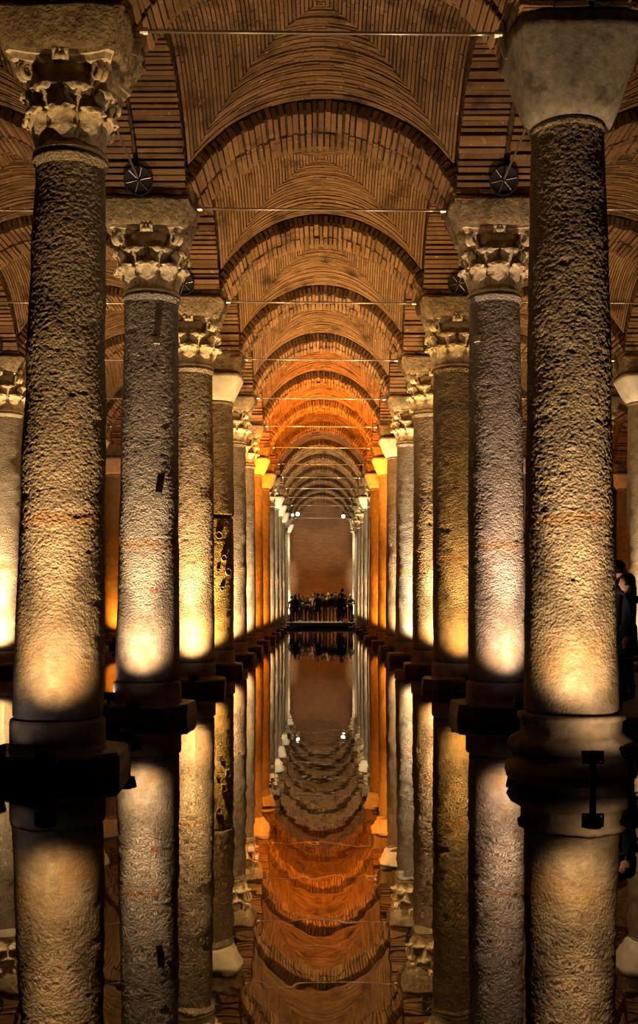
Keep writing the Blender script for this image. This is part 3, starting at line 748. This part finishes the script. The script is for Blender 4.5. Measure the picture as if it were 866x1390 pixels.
# ------------------------------------------------------------------ walkways, railings
def deck(name, label, x0, x1, y0, y1, z, along, mat, step=.24):
    root = empty(name, ((x0+x1)/2, (y0+y1)/2, 0)); tag(root, label, 'walkway'); cx, cy = (x0+x1)/2, (y0+y1)/2
    L = (y1-y0) if along == 'y' else (x1-x0); n = min(290, int(L/step)); step = L/n; me = None
    for i in range(n):
        if me is None:
            mb = MB(); h = step/2-.008
            mb.box((0, 0, 0), ((x1-x0)/2, h, .025) if along == 'y' else (h, (y1-y0)/2, .025)); me = mb.mesh('plank'); me.materials.append(mat)
        q = -L/2+step*(i+.5); link('plank', me, None, root, (0, q, z-.025) if along == 'y' else (q, 0, z-.025))
    mb = MB(); mb.box((0, 0, z-.13), ((x1-x0)/2-.02, (y1-y0)/2-.02, .075)); mb.obj('deck_frame', M['black'], root)
    mb = MB(); mb.box((0, 0, 0), (.05, .05, (z-.2+.5)/2)); me = mb.mesh('support'); me.materials.append(M['black'])
    for i in range(6):
        t = -1+2*i/5
        for s in (-.8, .8):
            c = (s*(x1-x0)/2, t*((y1-y0)/2-.2)) if along == 'y' else (t*((x1-x0)/2-.2), s*(y1-y0)/2)
            link('support', me, None, root, (c[0], c[1], (z-.2-.5)/2))
    return root
WZ = .30
deck('walkway', 'dark plank walkway in the right aisle behind the nearest right column', 3.25, 5.6, 12.4, 62.0, WZ, 'y', M['wood'])
deck('viewing_platform', 'pale plank platform edge at the far end under the front of the crowd', -2.2, 2.05, 66.0, 67.5, .29, 'x', M['deck'], .3)
deck('viewing_platform', 'rear part of the far platform between the last columns', -1.72, 1.72, 67.52, 75.0, .29, 'x', M['deck'], .3)
def railing(label, pts, zb, h=.62, posts=True, panel=False):
    root = empty('railing', (pts[0][0], pts[0][1], zb)); tag(root, label, 'railing'); o = Vector((pts[0][0], pts[0][1], 0))
    P = [Vector((p[0], p[1], 0))-o for p in pts]
    mb = MB()
    for a, b in zip(P, P[1:]):
        d = b-a; mb.box((a+b)/2+Vector((0, 0, h)), (.04, d.length/2, .022), d.to_track_quat('Y', 'Z').to_matrix())
    mb.obj('top_rail', M['iron'], root)
    for p in P:
        mb = MB(); mb.box(p+Vector((0, 0, h/2)), (.022, .022, h/2)); mb.obj('post', M['iron'], root)
    mb = MB()
    for a, b in zip(P, P[1:]): mb.tube([a+Vector((0, 0, h*.5)), b+Vector((0, 0, h*.5))], .008, 6)
    mb.obj('lower_rail', M['iron'], root); return root
railing('dark railing in front of the couple at the right edge', [(3.32, 12.5), (3.75, 13.0), (5.5, 13.0)], WZ, .62)
railing('dark railing at the left end of the far platform', [(-2.3, 66.15), (-1.75, 66.15)], .29, .85)

# ------------------------------------------------------------------ people
MATC = {}
def cloth(c):
    if c not in MATC: MATC[c] = flat('cloth_%d' % len(MATC), c, .9, 0, .1)
    return MATC[c]
SKIN = flat('skin', (.46, .27, .18), .6); SKIN_D = flat('tanned_skin', (.30, .16, .10), .6)
def head_mesh(mb, c, yaw, mi_skin, r=.105):
    """head with brow, nose, chin, ears, facing -y before the yaw"""
    n, m = 20, 14; vs = []
    for i in range(m+1):
        th = PI*i/m
        for j in range(n):
            ph = 2*PI*j/n; x = math.sin(th)*math.sin(ph); y = -math.sin(th)*math.cos(ph); z = math.cos(th)
            f = max(0, -y)
            X = x*.078*(1-.22*max(0, -z)); Y = y*.098; Zz = z*.118
            if -.5 < z < .12 and abs(x) < .22 and f > .5: Y -= .020*(1-abs(x)/.22)*(1-abs(z+.18)/.34)      # nose
            if .0 < z < .3 and f > .4 and .15 < abs(x) < .5: Y += .008                                        # eye hollows
            if z < -.62 and f > .2: Y -= .010                                                                # chin
            if -.25 < z < .25 and abs(x) > .93: X *= 1.13                                                    # ears
            if -.66 < z < -.5 and f > .7: Y += .005                                                          # mouth
            vs.append(Vector((X, Y, Zz)))
    R = Matrix.Rotation(yaw, 3, 'Z'); fs = []
    for i in range(m):
        for j in range(n): fs.append((i*n+j, (i+1)*n+j, (i+1)*n+(j+1) % n, i*n+(j+1) % n))
    mb.add([R @ v+Vector(c) for v in vs], fs, mi_skin)
def hand_mesh(mb, wrist, d, side, mi):
    """palm, four unequal bent fingers and a thumb"""
    d = d.normalized(); s = (side-d*side.dot(d)).normalized(); nrm = d.cross(s)
    mb.tube([wrist-d*.01, wrist+d*.03, wrist+d*.085], [.026, .036, .038], 8, True, mi)
    for i, L in enumerate((.068, .078, .072, .056)):
        b = wrist+d*.08+s*(.030-.020*i); m1 = b+d*L*.5+nrm*.006; e = b+d*L*.92+nrm*.024
        mb.tube([b, m1, e], [.0095, .0088, .007], 6, True, mi)
    b = wrist+d*.03+s*.03; mb.tube([b, b+d*.03+s*.026, b+d*.062+s*.034], [.011, .010, .008], 6, True, mi)
def person(label, loc, yaw, h=1.7, top=(.02, .02, .022), legs=(.02, .02, .025), hair=(.02, .014, .01), long_hair=False, coat=False, arms='down', skin=None, head_yaw=0.0, shoes=(.02, .02, .02), cap=None, wide=1.0):
    s = h/1.75; skin = skin or SKIN
    root = empty('person', loc, yaw); tag(root, label, 'person', 'visitors'); root.scale = (s, s, s)
    J = {'pel': (0, 0, .95), 'wa': (0, 0, 1.10), 'ch': (0, .01, 1.30), 'nb': (0, .015, 1.47), 'nt': (0, -.005, 1.56)}
    Rr = {'pel': (.165*wide, .115), 'wa': (.15*wide, .105), 'ch': (.18*wide, .12), 'nb': (.07, .06), 'nt': (.052, .052)}
    E = [('pel', 'wa'), ('wa', 'ch'), ('ch', 'nb'), ('nb', 'nt')]; hands = []
    step = random.uniform(-.08, .08)
    for q, sd in (('l', -1), ('r', 1)):
        J[q+'hip'] = (sd*.09, 0, .88); J[q+'kn'] = (sd*.105, -.02+sd*step*.5, .50); J[q+'an'] = (sd*.11, .01+sd*step, .09); J[q+'to'] = (sd*.125, -.15+sd*step, .035)
        Rr.update({q+'hip': (.088, .092), q+'kn': (.058, .062), q+'an': (.040, .043), q+'to': (.035, .03)})
        E += [('pel', q+'hip'), (q+'hip', q+'kn'), (q+'kn', q+'an'), (q+'an', q+'to')]
        J[q+'sh'] = (sd*.185, .015, 1.41); Rr[q+'sh'] = (.062, .062)
        mode = arms if isinstance(arms, str) else arms[0 if sd < 0 else 1]
        if mode == 'down': el, wr = (sd*.245, .03, 1.13), (sd*.235, -.05, .88)
        elif mode == 'fold': el, wr = (sd*.25, -.02, 1.13), (sd*.08, -.22, 1.16)
        elif mode == 'up': el, wr = (sd*.25, -.16, 1.22), (sd*.10, -.32, 1.45)
        elif mode == 'hug': el, wr = (sd*.28, -.20, 1.26), (sd*.04, -.42, 1.24)
        J[q+'el'], J[q+'wr'] = el, wr; Rr[q+'el'] = (.045, .045); Rr[q+'wr'] = (.031, .029)
        E += [('ch', q+'sh'), (q+'sh', q+'el'), (q+'el', q+'wr')]
        hands.append((Vector(wr), Vector(wr)-Vector(el), Vector((-sd, -.3, .3))))
    names = list(J); me = bpy.data.meshes.new('body_cage'); me.from_pydata([J[n] for n in names], [(names.index(a), names.index(b)) for a, b in E], [])
    ob = bpy.data.objects.new('body_tmp', me); C.objects.link(ob)
    md = ob.modifiers.new('skin', 'SKIN'); md.use_smooth_shade = True
    for i, n in enumerate(names):
        sv = me.skin_vertices[0].data[i]; sv.radius = Rr[n]; sv.use_root = (n == 'pel')
    ob.modifiers.new('sub', 'SUBSURF').levels = 1
    dg = bpy.context.evaluated_depsgraph_get(); dg.update(); bmsh = bpy.data.meshes.new_from_object(ob.evaluated_get(dg))
    mb = MB()
    for v in bmsh.vertices: mb.v.append(tuple(v.co))
    for p in bmsh.polygons:
        c = p.center; mb.f.append(tuple(p.vertices))
        wrist = min((c-Vector(J['lwr'])).length, (c-Vector(J['rwr'])).length) < .05
        mi = 0 if (c.z > 1.485 or wrist) else 1
        arm = abs(c.x) > .20 and c.z > .7
        if not arm and c.z < (.62 if coat else .96): mi = 2
        if c.z < .10: mi = 3
        mb.m.append(mi)
    bpy.data.objects.remove(ob)
    head_mesh(mb, (0, -.02, 1.635), head_yaw, 0)
    for wv, dv, sv in hands: hand_mesh(mb, wv, dv, sv, 0)
    body = mb.obj('body', [skin, cloth(top), cloth(legs), cloth(shoes)], root, smooth=True)
    if coat:                                             # coat skirt below the waist
        m2 = MB(); n = 18
        pr = [(.21, .13, .64), (.19, .125, .80), (.182, .122, .96), (.165, .115, 1.06)]
        m2.add([(a*math.cos(2*PI*j/n), b*math.sin(2*PI*j/n), z) for a, b, z in pr for j in range(n)], [(i*n+j, i*n+(j+1) % n, (i+1)*n+(j+1) % n, (i+1)*n+j) for i in range(3) for j in range(n)])
        m2.obj('coat_skirt', cloth(top), root, smooth=True)
    m2 = MB(); n, m = 20, 9; vs = []
    R = Matrix.Rotation(head_yaw, 3, 'Z')
    for i in range(m+1):
        th = PI*.62*i/m
        for j in range(n):
            ph = 2*PI*j/n; x = math.sin(th)*math.sin(ph); y = -math.sin(th)*math.cos(ph); z = math.cos(th)
            g = 1.08 if not (y < -.45 and z < .45) else .86      # hairline leaves the face bare
            p = Vector((x*.086*g, y*.104*g, z*.124*(g if z > 0 else 1)))
            vs.append(R @ p+Vector((0, -.012, 1.643)))
    fs = [(i*n+j, (i+1)*n+j, (i+1)*n+(j+1) % n, i*n+(j+1) % n) for i in range(m) for j in range(n)]
    m2.add(vs, fs)
    if long_hair:
        pts = [(.075, .05, .0), (.092, .066, -.10), (.10, .066, -.22), (.075, .05, -.33), (.02, .02, -.38)]; k = 12
        vs = [R @ Vector((a*math.cos(2*PI*j/k), .055+b*math.sin(2*PI*j/k), z))+Vector((0, -.012, 1.66)) for a, b, z in pts for j in range(k)]
        m2.add(vs, [(i*k+j, i*k+(j+1) % k, (i+1)*k+(j+1) % k, (i+1)*k+j) for i in range(4) for j in range(k)])
    m2.obj('cap' if cap else 'hair', cloth(cap or hair), root, smooth=True)
    return root
BLK = (.012, .012, .014); NAVY = (.012, .016, .032); BRN = (.10, .055, .03); OLV = (.10, .09, .045)
CROWD = [  # px of head, y distance, height, yaw, label, options
    (396, 69.5, 1.55, 2.6, 'small visitor in brown at the left end of the far platform', dict(top=BRN, legs=BLK)),
    (401, 67.4, 1.66, 2.9, 'visitor with long dark hair and dark coat, leftmost of the standing crowd', dict(long_hair=True, coat=True, top=BLK)),
    (406.5, 68.0, 1.68, .9, 'visitor in black turned right with white shoes', dict(shoes=(.6, .6, .58), arms='fold')),
    (412.5, 69.2, 1.66, 3.4, 'red haired visitor in a brown jacket near the crowd’s left', dict(hair=(.20, .07, .02), top=BRN, long_hair=True)),
    (417.5, 67.0, 1.55, .2, 'fair visitor in an olive jacket at the platform front', dict(hair=(.25, .15, .07), top=OLV, legs=BLK, arms='fold')),
    (424.5, 68.8, 1.70, .3, 'visitor in a pale pink top', dict(top=(.45, .28, .24), hair=(.22, .12, .05), arms='fold')),
    (426.5, 70.0, 1.76, 3.0, 'visitor in grey behind the one in pink', dict(top=(.08, .075, .07))),
    (431.5, 67.2, 1.74, 3.14, 'visitor all in black with back turned, left of the crowd centre', dict(coat=True)),
    (437.5, 68.9, 1.72, 2.7, 'dark haired visitor in a dark blue jacket at the crowd centre', dict(top=NAVY, arms='up')),
    (441.0, 67.5, 1.60, 3.3, 'shorter visitor in dark brown beside the centre', dict(top=(.05, .028, .016), legs=BRN, wide=1.1)),
    (445.5, 68.1, 1.72, .1, 'fair haired visitor in a yellow hood', dict(top=(.62, .42, .12), hair=(.62, .45, .18), long_hair=True, legs=BLK)),
    (450.0, 67.0, 1.70, 3.1, 'visitor in a wide black jacket and khaki trousers', dict(legs=(.16, .12, .07), wide=1.15)),
    (455.0, 69.6, 1.80, .0, 'visitor in dark clothes facing the camera, pale face', dict(top=BLK)),
    (462.0, 66.8, 1.76, 3.2, 'tall visitor in a long black coat right of centre', dict(coat=True, wide=1.1)),
    (464.5, 71.5, 2.02, 3.0, 'tallest dark visitor rising behind the crowd', dict(coat=True)),
    (468.0, 67.6, 1.60, 2.8, 'visitor in a navy jacket right of the long black coat', dict(top=NAVY, legs=NAVY)),
    (476.0, 67.0, 1.66, .4, 'visitor in white cap and grey jacket at the right end of the platform', dict(cap=(.65, .62, .58), top=(.16, .14, .12), legs=(.05, .045, .04), arms='fold')),
]
for px, d, h, yw, lb, op in CROWD:
    person(lb, ((px-HOR_X)/F_PX*d, d, .29), yw, h, **op)
# low landing with a visitor in black standing apart
mb = MB(); mb.box((2.15, 64.9, -.22), (.5, .6, .28), taper=.98); tag(mb.obj('landing', M['plinth']), 'low dark stone landing right of the far platform', 'landing')
person('long haired visitor in black standing apart, right of the far platform', ((486-HOR_X)/F_PX*64.9, 64.9, .06), 1.9, 1.55, long_hair=True, arms='fold')
# a pale bag on the platform
mb = MB(); mb.box((0, 0, .12), (.17, .08, .12), taper=.9); bag = mb.obj('bag', cloth((.55, .36, .28)), None, ((469-HOR_X)/F_PX*66.4, 66.35, .29)); tag(bag, 'pale pink bag on the platform edge', 'bag')
mb = MB(); mb.tube([(-.09, 0, .23), (-.07, 0, .33), (.07, 0, .33), (.09, 0, .23)], .012, 6); mb.obj('handle', cloth((.25, .15, .12)), bag)
# the couple at the right edge
dn = 14.8
person('man in a dark jacket at the right edge, embracing his companion', ((838-HOR_X)/F_PX*dn, dn, WZ), 1.45, 1.80, top=(.02, .02, .024), arms=('hug', 'hug'), hair=(.02, .012, .008), skin=SKIN, head_yaw=.1)
dn = 14.3
person('companion with dark hair in a navy coat, held by the man at the right edge', ((853-HOR_X)/F_PX*dn, dn, WZ), -1.75, 1.62, top=(.012, .02, .032), legs=BLK, coat=True, long_hair=True, arms='down')
